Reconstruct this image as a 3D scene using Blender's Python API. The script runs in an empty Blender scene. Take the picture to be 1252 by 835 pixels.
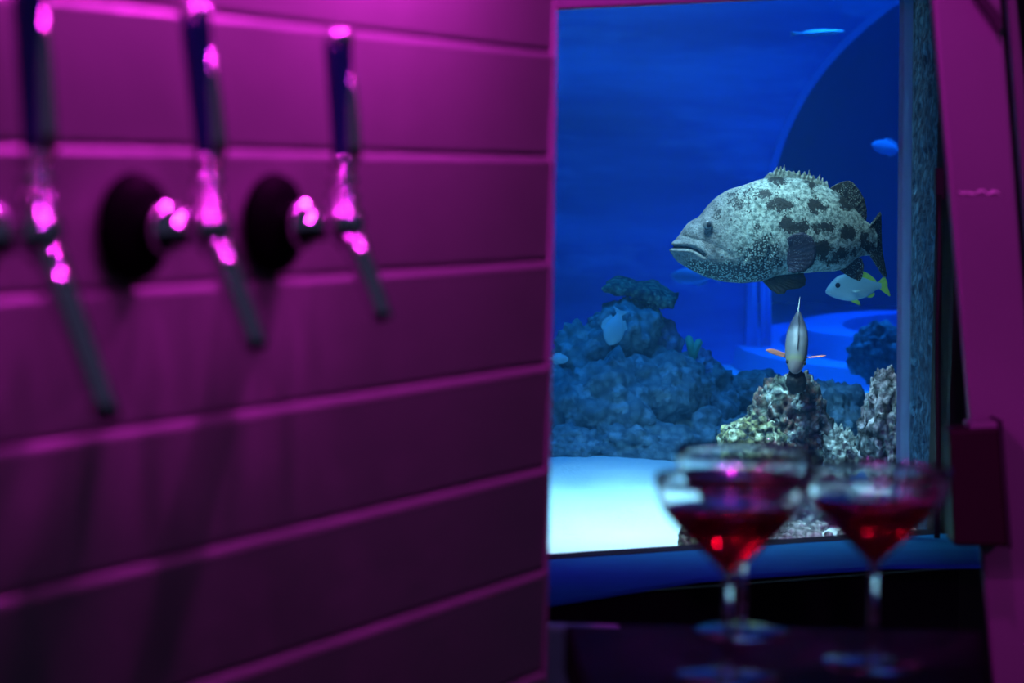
import bpy, bmesh, math, random
import numpy as np
from mathutils import Vector, Matrix, noise

# ------------------------------------------------------------------ camera, world, lamps, exposure
scene = bpy.context.scene
C = scene.collection
FPX = 2956.0
PITCH, ROLL = math.atan(212.5 / FPX), 0.0135
CAM = Vector((0, 0, 1.5))
_f = Vector((0, math.cos(PITCH), -math.sin(PITCH)))
_r0 = Vector((1, 0, 0)); _u0 = Vector((0, math.sin(PITCH), math.cos(PITCH)))
_r = _r0 * math.cos(ROLL) + _u0 * math.sin(ROLL)
_u = _u0 * math.cos(ROLL) - _r0 * math.sin(ROLL)


def P(px, py, d):
    """world point seen at photo pixel (px, py), d metres along the view axis"""
    return CAM + d * (_f + _r * ((px - 626) / FPX) + _u * ((417.5 - py) / FPX))


def PL(px, py, h):
    """world point where the ray of a photo pixel meets the level z = h"""
    v = _f + _r * ((px - 626) / FPX) + _u * ((417.5 - py) / FPX)
    return CAM + v * ((h - CAM.z) / v.z)


cam = bpy.data.cameras.new('camera')
cam.sensor_width = 36.0
cam.lens = 36.0 * FPX / 1252.0
cam.clip_start = 0.05
cam.dof.use_dof = True
cam.dof.focus_distance = 4.2
cam.dof.aperture_fstop = 5.4
cam_o = bpy.data.objects.new('camera', cam)
C.objects.link(cam_o)
cam_o.matrix_world = Matrix((( _r.x, _u.x, -_f.x, CAM.x), (_r.y, _u.y, -_f.y, CAM.y), (_r.z, _u.z, -_f.z, CAM.z), (0, 0, 0, 1)))
scene.camera = cam_o

world = bpy.data.worlds.new('World'); scene.world = world
world.use_nodes = True
world.node_tree.nodes['Background'].inputs[0].default_value = (0.45, 0.44, 1.0, 1)
world.node_tree.nodes['Background'].inputs[1].default_value = 0.058

scene.view_settings.view_transform = 'Standard'
scene.view_settings.look = 'None'
scene.view_settings.gamma = 1.0
scene.view_settings.exposure = 0.0
scene.view_settings.use_curve_mapping = False
scene.cycles.use_denoising = True
scene.cycles.max_bounces = 10
scene.cycles.transparent_max_bounces = 16
scene.cycles.volume_bounces = 1
scene.cycles.sample_clamp_indirect = 30.0
scene.cycles.caustics_refractive = False
scene.cycles.caustics_reflective = False


def lamp(name, kind, loc, energy, color, target=None, size=0.1, sizey=None, spot=60, blend=0.5, spread=None):
    l = bpy.data.lights.new(name, kind)
    l.energy = energy; l.color = color
    if kind == 'AREA':
        l.shape = 'RECTANGLE'; l.size = size; l.size_y = sizey or size
        if spread: l.spread = math.radians(spread)
    else:
        l.shadow_soft_size = size
    if kind == 'SPOT':
        l.spot_size = math.radians(spot); l.spot_blend = blend
    o = bpy.data.objects.new(name, l); C.objects.link(o); o.location = loc
    if target is not None:
        o.rotation_euler = (Vector(target) - Vector(loc)).to_track_quat('-Z', 'Y').to_euler()
    return o


# bar wall frame: s along the wall (0 = its far end), n out of it, h height
WB = P(675.5, 205, 2.09); WB.z = 0
DW = Vector((0.445, 0.895, 0)).normalized(); NW = Vector((DW.y, -DW.x, 0))


def W(s, n, h):
    return WB + DW * s + NW * n + Vector((0, 0, h))


MAG = (1.0, 0.033, 0.88)
# magenta bar lamps in a row close above the taps, spots on taps and glasses, then added pillar and header spots
for s_, w_ in ((-0.30, 9.0), (-0.50, 2.6), (-0.70, 1.9), (-0.88, 1.6)):
    lamp('bar_lamp', 'POINT', W(s_, 0.085, 1.80), w_, MAG, size=0.010)
for ds, n_, h_, w_ in ((-0.12, 0.42, 2.00, 4.5), (0.20, 0.50, 2.05, 4.5), (0.02, 0.66, 1.88, 4.5), (-0.35, 0.50, 1.80, 3.5)):
    for ts in (-0.796, -0.624, -0.458):
        lamp('magenta_spot', 'SPOT', W(ts + ds, n_, h_), w_, MAG, target=W(ts, 0.05, 1.465), size=0.010, spot=13, blend=0.9)
for gx_, gy_ in ((0.151, 1.70), (0.262, 1.745)):
    for x_, y_, z_, w_ in ((0.05, 0.75, 2.35, 260), (0.16, 1.05, 2.40, 200), (-0.08, 1.15, 2.35, 180), (0.10, 0.60, 1.95, 200), (0.45, 1.00, 2.20, 200), (0.38, 1.28, 2.30, 170)):
        lamp('magenta_spot', 'SPOT', (x_, y_, z_), w_, MAG, target=(gx_, gy_, 1.26), size=0.02, spot=6, blend=0.4)
lamp('magenta_spot', 'SPOT', (0.36, 2.05, 2.05), 10.0, MAG, target=(0.50, 2.60, 1.35), size=0.03, spot=75, blend=0.8)  # unseen spot added to brighten the upper pillar
lamp('magenta_spot', 'SPOT', (0.85, 1.3, 1.45), 5.0, MAG, target=(0.53, 2.60, 1.02), size=0.03, spot=30, blend=0.9)  # unseen low spot added to lift the lower pillar
lamp('magenta_spot', 'SPOT', (0.20, 2.75, 2.20), 26.0, MAG, target=(0.10, 3.10, 1.75), size=0.03, spot=60, blend=0.8)  # unseen spot added to tint the header board pink
# aquarium lamps, hung over the water
lamp('tank_lamp', 'AREA', (0.10, 3.72, 2.35), 9.5, (1.0, 0.80, 0.66), target=(0.16, 3.86, 0.9), size=0.35, spread=50)
lamp('tank_lamp', 'AREA', (0.18, 3.72, 2.40), 5.0, (1.0, 0.66, 0.47), target=(0.47, 4.12, 1.25), size=0.30, spread=46)
lamp('tank_lamp', 'AREA', (0.10, 4.35, 2.6), 4.2, (0.01, 0.45, 1.0), target=(0.22, 4.75, 1.1), size=0.5, spread=70)
lamp('tank_lamp', 'AREA', (0.4, 6.3, 2.7), 11.8, (0.01, 0.70, 1.0), target=(0.4, 7.0, 1.7), size=2.2, sizey=0.3, spread=150)
lamp('tank_lamp', 'AREA', (0.95, 6.25, 2.9), 15, (0.10, 0.50, 1.0), target=(0.95, 6.25, 0.9), size=0.6, spread=62)
lamp('tank_lamp', 'AREA', (1.3, 8.0, 2.9), 16, (0.08, 0.40, 1.0), target=(1.15, 7.8, 0.9), size=0.8, spread=70)

# ------------------------------------------------------------------ materials


class NT:
    def __init__(self, name):
        self.m = bpy.data.materials.new(name); self.m.use_nodes = True
        self.t = self.m.node_tree; self.t.nodes.clear()
        self.out = self.t.nodes.new('ShaderNodeOutputMaterial')

    def n(self, kind, **kw):
        nd = self.t.nodes.new('ShaderNode' + kind)
        for k, v in kw.items():
            setattr(nd, k, v)
        return nd

    def set(self, sock, v):
        if isinstance(v, bpy.types.NodeSocket):
            self.t.links.new(v, sock)
        elif isinstance(v, (tuple, list)) and len(v) == 3 and sock.type == 'RGBA':
            sock.default_value = (*v, 1)
        else:
            sock.default_value = v

    def pbsdf(self, **kw):
        b = self.n('BsdfPrincipled')
        for k, v in kw.items():
            self.set(b.inputs[k.replace('_', ' ')], v)
        self.t.links.new(b.outputs[0], self.out.inputs['Surface'])
        return b

    def co(self, scale=(1, 1, 1)):
        tc = self.n('TexCoord'); mp = self.n('Mapping')
        mp.inputs['Scale'].default_value = scale
        self.t.links.new(tc.outputs['Object'], mp.inputs[0])
        return mp.outputs[0]

    def noise(self, co, scale, detail=4, rough=0.55):
        nd = self.n('TexNoise'); self.set(nd.inputs['Vector'], co)
        nd.inputs['Scale'].default_value = scale; nd.inputs['Detail'].default_value = detail
        nd.inputs['Roughness'].default_value = rough
        return nd.outputs[0]

    def voro(self, co, scale, out=0, feature='F1'):
        nd = self.n('TexVoronoi'); nd.feature = feature
        self.set(nd.inputs['Vector'], co); nd.inputs['Scale'].default_value = scale
        return nd.outputs[out]

    def ramp(self, fac, stops):
        nd = self.n('ValToRGB'); e = nd.color_ramp.elements
        while len(e) < len(stops): e.new(0.5)
        for el, (p, c) in zip(e, stops):
            el.position = p; el.color = (*c, 1) if len(c) == 3 else c
        self.set(nd.inputs[0], fac)
        return nd.outputs[0]

    def mix(self, fac, a, b):
        nd = self.n('Mix'); nd.data_type = 'RGBA'
        self.set(nd.inputs[0], fac); self.set(nd.inputs[6], a); self.set(nd.inputs[7], b)
        return nd.outputs[2]

    def math(self, op, a, b=0.0, clamp=False):
        nd = self.n('Math', operation=op, use_clamp=clamp)
        self.set(nd.inputs[0], a); self.set(nd.inputs[1], b)
        return nd.outputs[0]

    def attr(self, name):
        nd = self.n('Attribute'); nd.attribute_name = name
        return nd.outputs['Fac']

    def bump(self, h, strength=0.4, dist=0.01):
        nd = self.n('Bump'); nd.inputs['Strength'].default_value = strength
        nd.inputs['Distance'].default_value = dist; self.set(nd.inputs['Height'], h)
        return nd.outputs[0]


def plain(name, col, rough=0.5, metal=0.0, var=0.15, scale=30, spec=0.5):
    m = NT(name)
    nz = m.noise(m.co(), scale, 4)
    c = m.mix(nz, tuple(x * (1 - var) for x in col), tuple(min(1, x * (1 + var)) for x in col))
    m.pbsdf(Base_Color=c, Roughness=rough, Metallic=metal, Specular_IOR_Level=spec)
    return m.m


M = {}
# pale painted boards, satin
m = NT('painted_board')
co = m.co()
nz = m.noise(m.co((1, 1, 0.6)), 7, 3)
m.pbsdf(Base_Color=m.mix(nz, (0.17, 0.165, 0.175), (0.225, 0.22, 0.23)), Roughness=m.math('ADD', 0.34, m.math('MULTIPLY', nz, 0.2)),
        Normal=m.bump(m.noise(co, 18, 2), 0.08, 0.01))
M['board'] = m.m
M['backing'] = plain('dark_backing', (0.10, 0.09, 0.10), 0.7)
M['black'] = plain('black_panel', (0.006, 0.006, 0.008), 0.6)
M['counter'] = plain('black_counter', (0.0012, 0.0012, 0.0015), 0.5, spec=0.02)
M['plinth'] = plain('navy_plinth', (0.012, 0.013, 0.022), 0.6, spec=0.1)
M['sill'] = plain('sill_paint', (0.008, 0.16, 0.36), 0.7, spec=0.05)
M['steel'] = plain('painted_steel', (0.50, 0.55, 0.80), 0.45, 0.0, scale=80)
M['chrome'] = plain('chrome', (0.75, 0.75, 0.78), 0.03, 1.0, var=0.04)
M['blackplastic'] = plain('black_plastic', (0.0015, 0.0015, 0.002), 0.6, spec=0.02)
M['handle_blue'] = plain('handle_reflected_blue', (0.006, 0.016, 0.075), 0.12)  # metal handle, the dark blue it mirrors put into the colour
M['pillar'] = plain('satin_pillar_paint', (0.16, 0.15, 0.17), 0.5, scale=6)
M['box'] = plain('box_plastic', (0.013, 0.006, 0.006), 0.6, spec=0.2)
M['rubber'] = plain('dark_rubber', (0.01, 0.01, 0.012), 0.6)
m = NT('mullion_acrylic')
tr = m.n('BsdfTranslucent'); df = m.n('BsdfDiffuse'); mx = m.n('MixShader'); mx.inputs[0].default_value = 0.05
cc = m.mix(m.noise(m.co(), 20, 3), (0.38, 0.62, 0.80), (0.48, 0.72, 0.90))
m.t.links.new(cc, tr.inputs[0]); m.t.links.new(cc, df.inputs[0])
m.t.links.new(tr.outputs[0], mx.inputs[1]); m.t.links.new(df.outputs[0], mx.inputs[2]); m.t.links.new(mx.outputs[0], m.out.inputs['Surface'])
M['mullion'] = m.m
M['glint'] = plain('pale_glint', (0.95, 0.9, 0.92), 0.35, 0.0)  # pale diffuse tone stands in for a bright glint

m = NT('clear_pane')
t = m.n('BsdfTransparent'); t.inputs[0].default_value = (0.95, 0.98, 0.98, 1)
m.t.links.new(t.outputs[0], m.out.inputs['Surface'])
M['pane'] = m.m

m = NT('tank_water')
vs = m.n('VolumeScatter'); vs.inputs['Color'].default_value = (0.12, 0.50, 1.0, 1); vs.inputs['Density'].default_value = 0.05
vs.inputs['Anisotropy'].default_value = 0.2
va = m.n('VolumeAbsorption'); va.inputs['Color'].default_value = (0.25, 0.72, 0.95, 1); va.inputs['Density'].default_value = 1.2
ad = m.n('AddShader')
m.t.links.new(vs.outputs[0], ad.inputs[0]); m.t.links.new(va.outputs[0], ad.inputs[1])
m.t.links.new(ad.outputs[0], m.out.inputs['Volume'])
M['water'] = m.m

m = NT('cocktail_glass')
b = m.pbsdf(Base_Color=(0.97, 0.98, 0.98), Roughness=0.035, IOR=1.45, Transmission_Weight=1.0)
M['glass'] = m.m
m = NT('red_cocktail')
nz = m.noise(m.co(), 40, 2)
m.pbsdf(Base_Color=m.mix(nz, (0.32, 0.004, 0.010), (0.48, 0.008, 0.016)), Roughness=0.04, IOR=1.33, Transmission_Weight=1.0)
M['drink'] = m.m

m = NT('white_sand')
co = m.co()
c = m.mix(m.noise(co, 6, 5), (0.62, 0.66, 0.64), (0.82, 0.84, 0.80))
c = m.mix(m.ramp(m.noise(co, 60, 3), [(0.70, (0, 0, 0)), (0.78, (1, 1, 1))]), c, (0.30, 0.32, 0.30))
m.pbsdf(Base_Color=c, Roughness=0.9, Normal=m.bump(m.noise(co, 90, 4), 0.5, 0.006))
M['sand'] = m.m

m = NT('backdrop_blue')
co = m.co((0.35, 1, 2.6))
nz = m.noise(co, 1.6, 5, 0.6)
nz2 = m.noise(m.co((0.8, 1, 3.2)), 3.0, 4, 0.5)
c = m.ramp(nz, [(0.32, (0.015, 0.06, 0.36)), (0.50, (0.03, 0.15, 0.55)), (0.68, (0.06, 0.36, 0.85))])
c = m.mix(m.ramp(nz2, [(0.55, (0, 0, 0)), (0.80, (1, 1, 1))]), c, (0.15, 0.42, 0.85))  # pale streaks of reflected light put into the wall colour
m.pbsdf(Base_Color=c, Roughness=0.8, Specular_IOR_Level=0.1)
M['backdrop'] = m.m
M['deepblue'] = plain('deep_blue_wall', (0.010, 0.022, 0.22), 0.8, var=0.4, scale=2.5, spec=0.1)
M['rib'] = plain('arch_rib', (0.12, 0.24, 0.65), 0.5, var=0.15, scale=4)
M['kerb'] = plain('pale_kerb', (0.35, 0.48, 0.80), 0.6, var=0.2, scale=8)


def rockmat(name, cols, bump=0.7, scale=1.0, dark=(0.03, 0.035, 0.04)):
    m = NT(name); co = m.co()
    c = m.ramp(m.noise(co, 14 * scale, 4, 0.65), [(0.25 + 0.5 * i / (len(cols) - 1), k) for i, k in enumerate(cols)])
    v = m.voro(co, 75 * scale)
    c = m.mix(m.ramp(v, [(0.15, (0, 0, 0)), (0.75, (1, 1, 1))]), c, dark)
    c = m.mix(m.ramp(m.noise(co, 45 * scale, 3), [(0.56, (0, 0, 0)), (0.64, (1, 1, 1))]), c, cols[-1])
    h = m.math('ADD', m.noise(co, 60 * scale, 5, 0.7), m.math('MULTIPLY', m.voro(co, 90 * scale), -0.5))
    m.pbsdf(Base_Color=c, Roughness=0.85, Specular_IOR_Level=0.2, Normal=m.bump(h, bump, 0.012))
    return m.m


M['reef'] = rockmat('reef_rock', [(0.20, 0.25, 0.26), (0.27, 0.32, 0.31), (0.36, 0.40, 0.40)], 0.5, 0.7, dark=(0.13, 0.16, 0.17))
M['reef_purple'] = rockmat('purple_crusted_rock', [(0.22, 0.18, 0.32), (0.36, 0.28, 0.46), (0.46, 0.40, 0.52)], 0.5, 0.8, dark=(0.16, 0.14, 0.24))
M['coral'] = rockmat('encrusted_coral_rock', [(0.07, 0.06, 0.08), (0.26, 0.34, 0.26), (0.30, 0.12, 0.09), (0.34, 0.30, 0.38), (0.60, 0.64, 0.58)], 1.0, 1.0)
M['yellow'] = rockmat('yellow_crusted_rock', [(0.20, 0.14, 0.08), (0.50, 0.46, 0.20), (0.42, 0.46, 0.28), (0.66, 0.66, 0.46)], 1.0, 1.1)
M['mauve'] = rockmat('mauve_coral_rock', [(0.16, 0.08, 0.10), (0.40, 0.36, 0.42), (0.22, 0.30, 0.30), (0.55, 0.52, 0.56)], 1.0, 0.9)
M['rubble'] = rockmat('pale_rubble', [(0.35, 0.40, 0.38), (0.55, 0.60, 0.55), (0.75, 0.78, 0.74)], 0.9, 1.3, dark=(0.12, 0.14, 0.14))
M['rough'] = rockmat('rough_tank_wall', [(0.010, 0.045, 0.10), (0.018, 0.085, 0.17), (0.04, 0.13, 0.23)], 0.9, 0.9, dark=(0.008, 0.03, 0.07))
M['table_coral'] = rockmat('table_coral', [(0.14, 0.15, 0.10), (0.30, 0.32, 0.20), (0.42, 0.42, 0.28)], 0.6, 1.2)
M['green_coral'] = plain('green_coral', (0.10, 0.55, 0.30), 0.8, var=0.3, scale=60)
M['sponge'] = plain('black_sponge', (0.006, 0.006, 0.010), 0.8, var=0.3, scale=80)

# ------------------------------------------------------------------ mesh helpers


def link(name, mesh, mat=None, parent=None, smooth=False):
    o = bpy.data.objects.new(name, mesh); C.objects.link(o)
    if mat is not None and not mesh.materials: mesh.materials.append(mat)
    if parent is not None: o.parent = parent
    if smooth:
        for p in mesh.polygons: p.use_smooth = True
    return o


def frombm(name, bm, mat, parent=None, smooth=False):
    bmesh.ops.recalc_face_normals(bm, faces=bm.faces)
    me = bpy.data.meshes.new(name); bm.to_mesh(me); bm.free()
    return link(name, me, mat, parent, smooth)


def tag(o, label=None, cat=None, group=None, kind=None):
    for k, v in (('label', label), ('category', cat), ('group', group), ('kind', kind)):
        if v: o[k] = v
    return o


def empty(name, loc, rot=(0, 0, 0)):
    o = bpy.data.objects.new(name, None); C.objects.link(o)
    o.location = loc; o.rotation_euler = rot
    o.empty_display_size = 0.05
    return o


def bevel(bm, w, seg=2):
    bmesh.ops.bevel(bm, geom=list(bm.edges), offset=w, segments=seg, affect='EDGES', profile=0.5, clamp_overlap=True)


def hexa(bm, pts):
    """box from 8 points: 4 of one face (loop), then 4 of the opposite face"""
    v = [bm.verts.new(p) for p in pts]
    for f in ((0, 1, 2, 3), (7, 6, 5, 4), (0, 4, 5, 1), (1, 5, 6, 2), (2, 6, 7, 3), (3, 7, 4, 0)):
        bm.faces.new([v[i] for i in f])


def box(name, a, b, mat, parent=None, bev=0.0):
    bm = bmesh.new()
    (x0, y0, z0), (x1, y1, z1) = a, b
    hexa(bm, [(x0, y0, z0), (x1, y0, z0), (x1, y0, z1), (x0, y0, z1), (x0, y1, z0), (x1, y1, z0), (x1, y1, z1), (x0, y1, z1)])
    if bev: bevel(bm, bev)
    return frombm(name, bm, mat, parent)


def prism(name, front, off, mat, parent=None, bev=0.0):
    """polygon of world points, extruded by the vector off"""
    bm = bmesh.new()
    off = Vector(off)
    a = [bm.verts.new(p) for p in front]; b = [bm.verts.new(Vector(p) + off) for p in front]
    bm.faces.new(a); bm.faces.new(list(reversed(b)))
    k = len(a)
    for i in range(k): bm.faces.new([a[i], b[i], b[(i + 1) % k], a[(i + 1) % k]])
    if bev: bevel(bm, bev)
    return frombm(name, bm, mat, parent)


def lathe(name, prof, mat, parent=None, seg=48, axis='Z', origin=(0, 0, 0), closed=False):
    bm = bmesh.new(); rings = []
    o = Vector(origin)
    for r, z in prof:
        ring = []
        for k in range(seg if r > 1e-6 else 1):
            a = 2 * math.pi * k / seg
            p = Vector((r * math.cos(a), r * math.sin(a), z))
            if axis == 'Y': p = Vector((p.x, p.z, p.y))
            ring.append(bm.verts.new(p + o))
        rings.append(ring)
    pairs = list(zip(rings, rings[1:])) + ([(rings[-1], rings[0])] if closed else [])
    for A, B in pairs:
        for k in range(seg):
            q = [A[k % len(A)], A[(k + 1) % len(A)], B[(k + 1) % len(B)], B[k % len(B)]]
            q = [x for i, x in enumerate(q) if x not in q[:i]]
            if len(q) >= 3:
                try: bm.faces.new(q)
                except ValueError: pass
    return frombm(name, bm, mat, parent, True)


def tube(name, pts, radii, mat, parent=None, seg=16, flat=1.0):
    bm = bmesh.new(); rings = []
    pts = [Vector(p) for p in pts]
    if not isinstance(radii, (list, tuple)): radii = [radii] * len(pts)
    ref = Vector((0, 0, 1))
    for i, p in enumerate(pts):
        t = (pts[min(i + 1, len(pts) - 1)] - pts[max(i - 1, 0)]).normalized()
        a = t.cross(ref)
        if a.length < 0.05: a = t.cross(Vector((0, 1, 0)))
        a.normalize(); b = a.cross(t).normalized()
        rings.append([bm.verts.new(p + a * radii[i] * math.cos(2 * math.pi * k / seg) + b * radii[i] * flat * math.sin(2 * math.pi * k / seg)) for k in range(seg)])
    for A, B in zip(rings, rings[1:]):
        for k in range(seg): bm.faces.new([A[k], A[(k + 1) % seg], B[(k + 1) % seg], B[k]])
    bm.faces.new(rings[0]); bm.faces.new(list(reversed(rings[-1])))
    return frombm(name, bm, mat, parent, True)


def resample(pts, n):
    pts = np.array(pts, float)
    d = np.r_[0, np.cumsum(np.linalg.norm(np.diff(pts, axis=0), axis=1))]
    t = np.linspace(0, d[-1], n)
    return np.stack([np.interp(t, d, pts[:, k]) for k in range(pts.shape[1])], 1)


def smooth1(a, k):
    if k < 2: return a
    pad = np.r_[np.full(k, a[0]), a, np.full(k, a[-1])]
    w = np.hanning(2 * k + 1); w /= w.sum()
    return np.convolve(pad, w, 'same')[k:-k]


# ------------------------------------------------------------------ the room
floor = tag(box('floor', (-4, -2, -0.05), (5, 3.4, 0.0), M['plinth']), kind='structure')

# bar wall of long bevelled boards
wl = tag(box('wall_left', (-1.6, -0.13, 0.62), (0, -0.012, 2.6), M['backing']), kind='structure')
RZ = math.atan2(DW.y, DW.x)
wl.location = WB; wl.rotation_euler = (0, 0, RZ)
# local frame of the wall: x along it, +y into the room is -NW, so flip below
ROW = 0.09
# board section (depth behind the face, height): leans a little, its top edge rounded and proud of the board above
prof = [(0.014, 0.0006), (0.0052, 0.0006), (0.0038, 0.0014), (0.0032, 0.0030), (0.0004, 0.0800), (0.0002, 0.0825), (0.0006, 0.0848), (0.0018, 0.0868), (0.0036, 0.0882), (0.0060, 0.0892), (0.014, 0.0894)]
bm = bmesh.new()
ends = [[bm.verts.new((x, y, z)) for y, z in prof] for x in (-1.6, 0.0)]
for k in range(len(prof)):
    k2 = (k + 1) % len(prof)
    bm.faces.new([ends[0][k], ends[0][k2], ends[1][k2], ends[1][k]])
bm.faces.new(ends[0]); bm.faces.new(list(reversed(ends[1])))
first = frombm('board', bm, M['board'], None)
first.parent = wl
for me_o in (wl,):
    # put the wall body behind the boards
    me = me_o.data
    for v in me.vertices:
        v.co.y = 0.014 + 0.001 + (v.co.y + 0.13) * 1.0
box('end_trim', (0.0, -0.0006, 0.62), (0.004, 0.020, 2.55), M['board'], wl, 0.0008)
LOW = 1.5110 - 9 * ROW
first.location = (0, 0, LOW)
random.seed(4)
for k in range(1, 20):
    b = first.copy(); C.objects.link(b); b.parent = wl
    b.location = (0, random.uniform(-0.0006, 0.0006), LOW + k * ROW)

# tank front: window plane, seen at a slant
WD = Vector((math.sin(math.radians(64)), math.cos(math.radians(64)), 0))       # along the window
WN = Vector((WD.y, -WD.x, 0))                                                    # out of it, into the room
W0 = P(680, 400, 3.2)
SILL_Z, TOP_Z, HF = 0.978, 1.76, 0.95


def onwin(px, py=300):
    """parameter along the window plane at photo column px"""
    v = _f + _r * ((px - 626) / FPX) + _u * ((417.5 - py) / FPX)
    t = (W0 - CAM).dot(WN) / v.dot(WN)
    return ((CAM + v * t) - W0).dot(WD)


def win(s, n, z):
    return Vector((W0.x, W0.y, 0)) + WD * s + WN * n + Vector((0, 0, z))


sL, sR = -0.35, onwin(1168, 500)


def wslab(name, s0, s1, n0, n1, z0, z1, mat, parent=None, bev=0.0):
    return prism(name, [win(s0, n0, z0), win(s1, n0, z0), win(s1, n0, z1), win(s0, n0, z1)], WN * (n1 - n0), mat, parent, bev)


w1 = tag(wslab('window_1', sL, sR, -0.06, -0.02, SILL_Z - 0.05, SILL_Z - 0.001, M['plinth']), kind='structure')
wslab('pane', sL, sR, -0.045, -0.02, SILL_Z, TOP_Z, M['pane'], w1)
sM0, sM1 = onwin(1095), onwin(1112, 100)
mul = prism('mullion', [win(onwin(1098, 660), 0.004, SILL_Z), win(onwin(1110, 660), 0.004, SILL_Z), win(onwin(1115, 0), 0.004, TOP_Z), win(onwin(1103, 0), 0.004, TOP_Z)],
            WN * -0.012, M['mullion'], w1, 0.002)
wb = tag(wslab('wall_back', -3.0, sL, -0.06, 0.05, 0, 3.2, M['black']), kind='structure')
tag(wslab('wall_right', sR, 4.0, -0.06, -0.012, 0, 3.2, M['black']), kind='structure')
tag(wslab('wall_top', sL, sR, -0.06, 0.05, TOP_Z, 3.2, M['black']), kind='structure')
tag(wslab('wall_bottom', sL, sR, -0.06, 0.02, 0, SILL_Z - 0.05, M['plinth']), kind='structure')
# sill: a deep shelf in front of the window, its front edge running off-square
sill = tag(prism('sill_1', [P(560, 748, 2.86).xy.to_3d() + Vector((0, 0, SILL_Z)),
                            PL(676, 736, SILL_Z), PL(856, 707, SILL_Z), PL(1090, 691, SILL_Z), PL(1300, 690, SILL_Z), win(sR + 0.25, -0.010, SILL_Z), win(sL, -0.010, SILL_Z)],
                 (0, 0, -0.005), M['sill']), kind='structure')
# header board over the window, hung a little off level
hd = tag(prism('trim_1', [P(560, 19, 3.10), P(1135, -9, 3.30), P(1135, -160, 3.30), P(560, -160, 3.10)], WN * 0.03, M['pillar'], None, 0.004), kind='structure')

# tank shell
BD = 7.0
arch_px = [(916, 452), (917, 400), (918, 345), (923, 300), (932, 250), (944, 205), (953, 175), (966, 145), (984, 112), (1004, 84), (1028, 57), (1055, 32), (1085, 8), (1120, -14), (1180, -40)]
arch = [P(x, y, BD) for x, y in arch_px]
A = [Vector(p) for p in arch]
poly = [P(350, 470, BD)] + [P(350, -330, BD), P(1180, -330, BD)] + [p for p in reversed(A)]
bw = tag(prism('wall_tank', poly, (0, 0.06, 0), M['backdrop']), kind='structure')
tag(box('wall_far', (-1.5, 10.2, 0.5), (4.5, 10.3, 4.0), M['deepblue']), kind='structure')
tag(box('wall_tank_side', (-1.6, 3.0, 0.5), (-1.5, 10.3, 3.4), M['deepblue']), kind='structure')
tag(box('wall_tank_end', (4.5, 3.6, 0.5), (4.6, 10.3, 3.4), M['deepblue']), kind='structure')

# arch frame of the tunnel at the back of the tank
ta = empty('tunnel_arch', A[0])
tag(ta, 'pale blue curved arch frame of the viewing tunnel behind the fish', 'arch')
ap = resample([tuple(p) for p in A], 60)
bm = bmesh.new(); rows = []
for i, p in enumerate(ap):
    q = Vector(p) - A[0]
    t = Vector(ap[min(i + 1, 59)] - ap[max(i - 1, 0)]).normalized()
    nrm = Vector((t.z, 0, -t.x))
    wd = 0.010 + 0.006 * max(0, 1 - i / 20)
    rows.append([bm.verts.new(q + nrm * a + Vector((0, b, 0))) for a, b in ((-wd, -0.03), (wd, -0.03), (wd, 0.05), (-wd, 0.05))])
for a, b in zip(rows, rows[1:]):
    for k in range(4): bm.faces.new([a[k], a[(k + 1) % 4], b[(k + 1) % 4], b[k]])
bm.faces.new(rows[0]); bm.faces.new(list(reversed(rows[-1])))
frombm('rib', bm, M['rib'], ta)
for dx, w_ in ((922, 0.012), (934, 0.010), (941, 0.006)):
    q = P(dx, 452, BD - 0.02) - A[0]; q2 = P(dx - 1, 342, BD - 0.02) - A[0]
    tube('post', [q, q2], w_, M['rib'], ta, 12)

# kerb rings of the tunnel base
kc = PL(1112, 436, HF)
for r_i, (ax, ay, wd, hh) in enumerate(((0.46, 1.05, 0.07, 0.045), (0.27, 0.60, 0.07, 0.10))):
    bm = bmesh.new(); rows = []
    for i in range(96):
        a = 2 * math.pi * i / 96
        ca, sa = math.cos(a), math.sin(a)
        c = Vector((ax * ca + 0.12 * sa, ay * sa, 0)); nn = Vector((ca / ax, sa / ay, 0)).normalized()
        rows.append([bm.verts.new(c + nn * x + Vector((0, 0, z))) for x, z in ((-wd, -0.01), (-wd, hh), (wd, hh), (wd * 1.2, -0.01))])
    for i in range(96):
        a, b = rows[i], rows[(i + 1) % 96]
        for k in range(4): bm.faces.new([a[k], a[(k + 1) % 4], b[(k + 1) % 4], b[k]])
    o = frombm('kerb_ring', bm, M['kerb'])
    o.location = (kc.x, kc.y, HF)
    tag(o, ['wide pale blue curved kerb around the tunnel base', 'raised inner curved kerb of the tunnel base'][r_i], 'kerb')

# sand bed
bm = bmesh.new()
NX, NY = 150, 170
x0, x1, y0, y1 = -1.5, 4.5, 3.02, 10.2
grid = []
for j in range(NY + 1):
    y = y0 + (y1 - y0) * (j / NY) ** 1.7
    row = []
    for i in range(NX + 1):
        u = i / NX * 2 - 1
        x = 0.4 + (u * 0.35 + 0.65 * u ** 3) * 4.1
        z = HF + 0.018 * noise.noise((x * 3, y * 3, 1)) + 0.007 * noise.noise((x * 12, y * 12, 5)) - 0.012
        sN = (Vector((x, y, 0)) - Vector((W0.x, W0.y, 0))).dot(-WN)
        if sN < 0.07: z = min(z, HF - 0.0)
        row.append(bm.verts.new((max(-1.5, min(4.5, x)), y, z)))
    grid.append(row)
for j in range(NY):
    for i in range(NX):
        cen = (grid[j][i].co + grid[j + 1][i + 1].co) / 2
        if (cen.xy.to_3d() - Vector((W0.x, W0.y, 0))).dot(-WN) > 0.075:
            bm.faces.new([grid[j][i], grid[j][i + 1], grid[j + 1][i + 1], grid[j + 1][i]])
bmesh.ops.delete(bm, geom=[v for v in bm.verts if not v.link_faces], context='VERTS')
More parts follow.
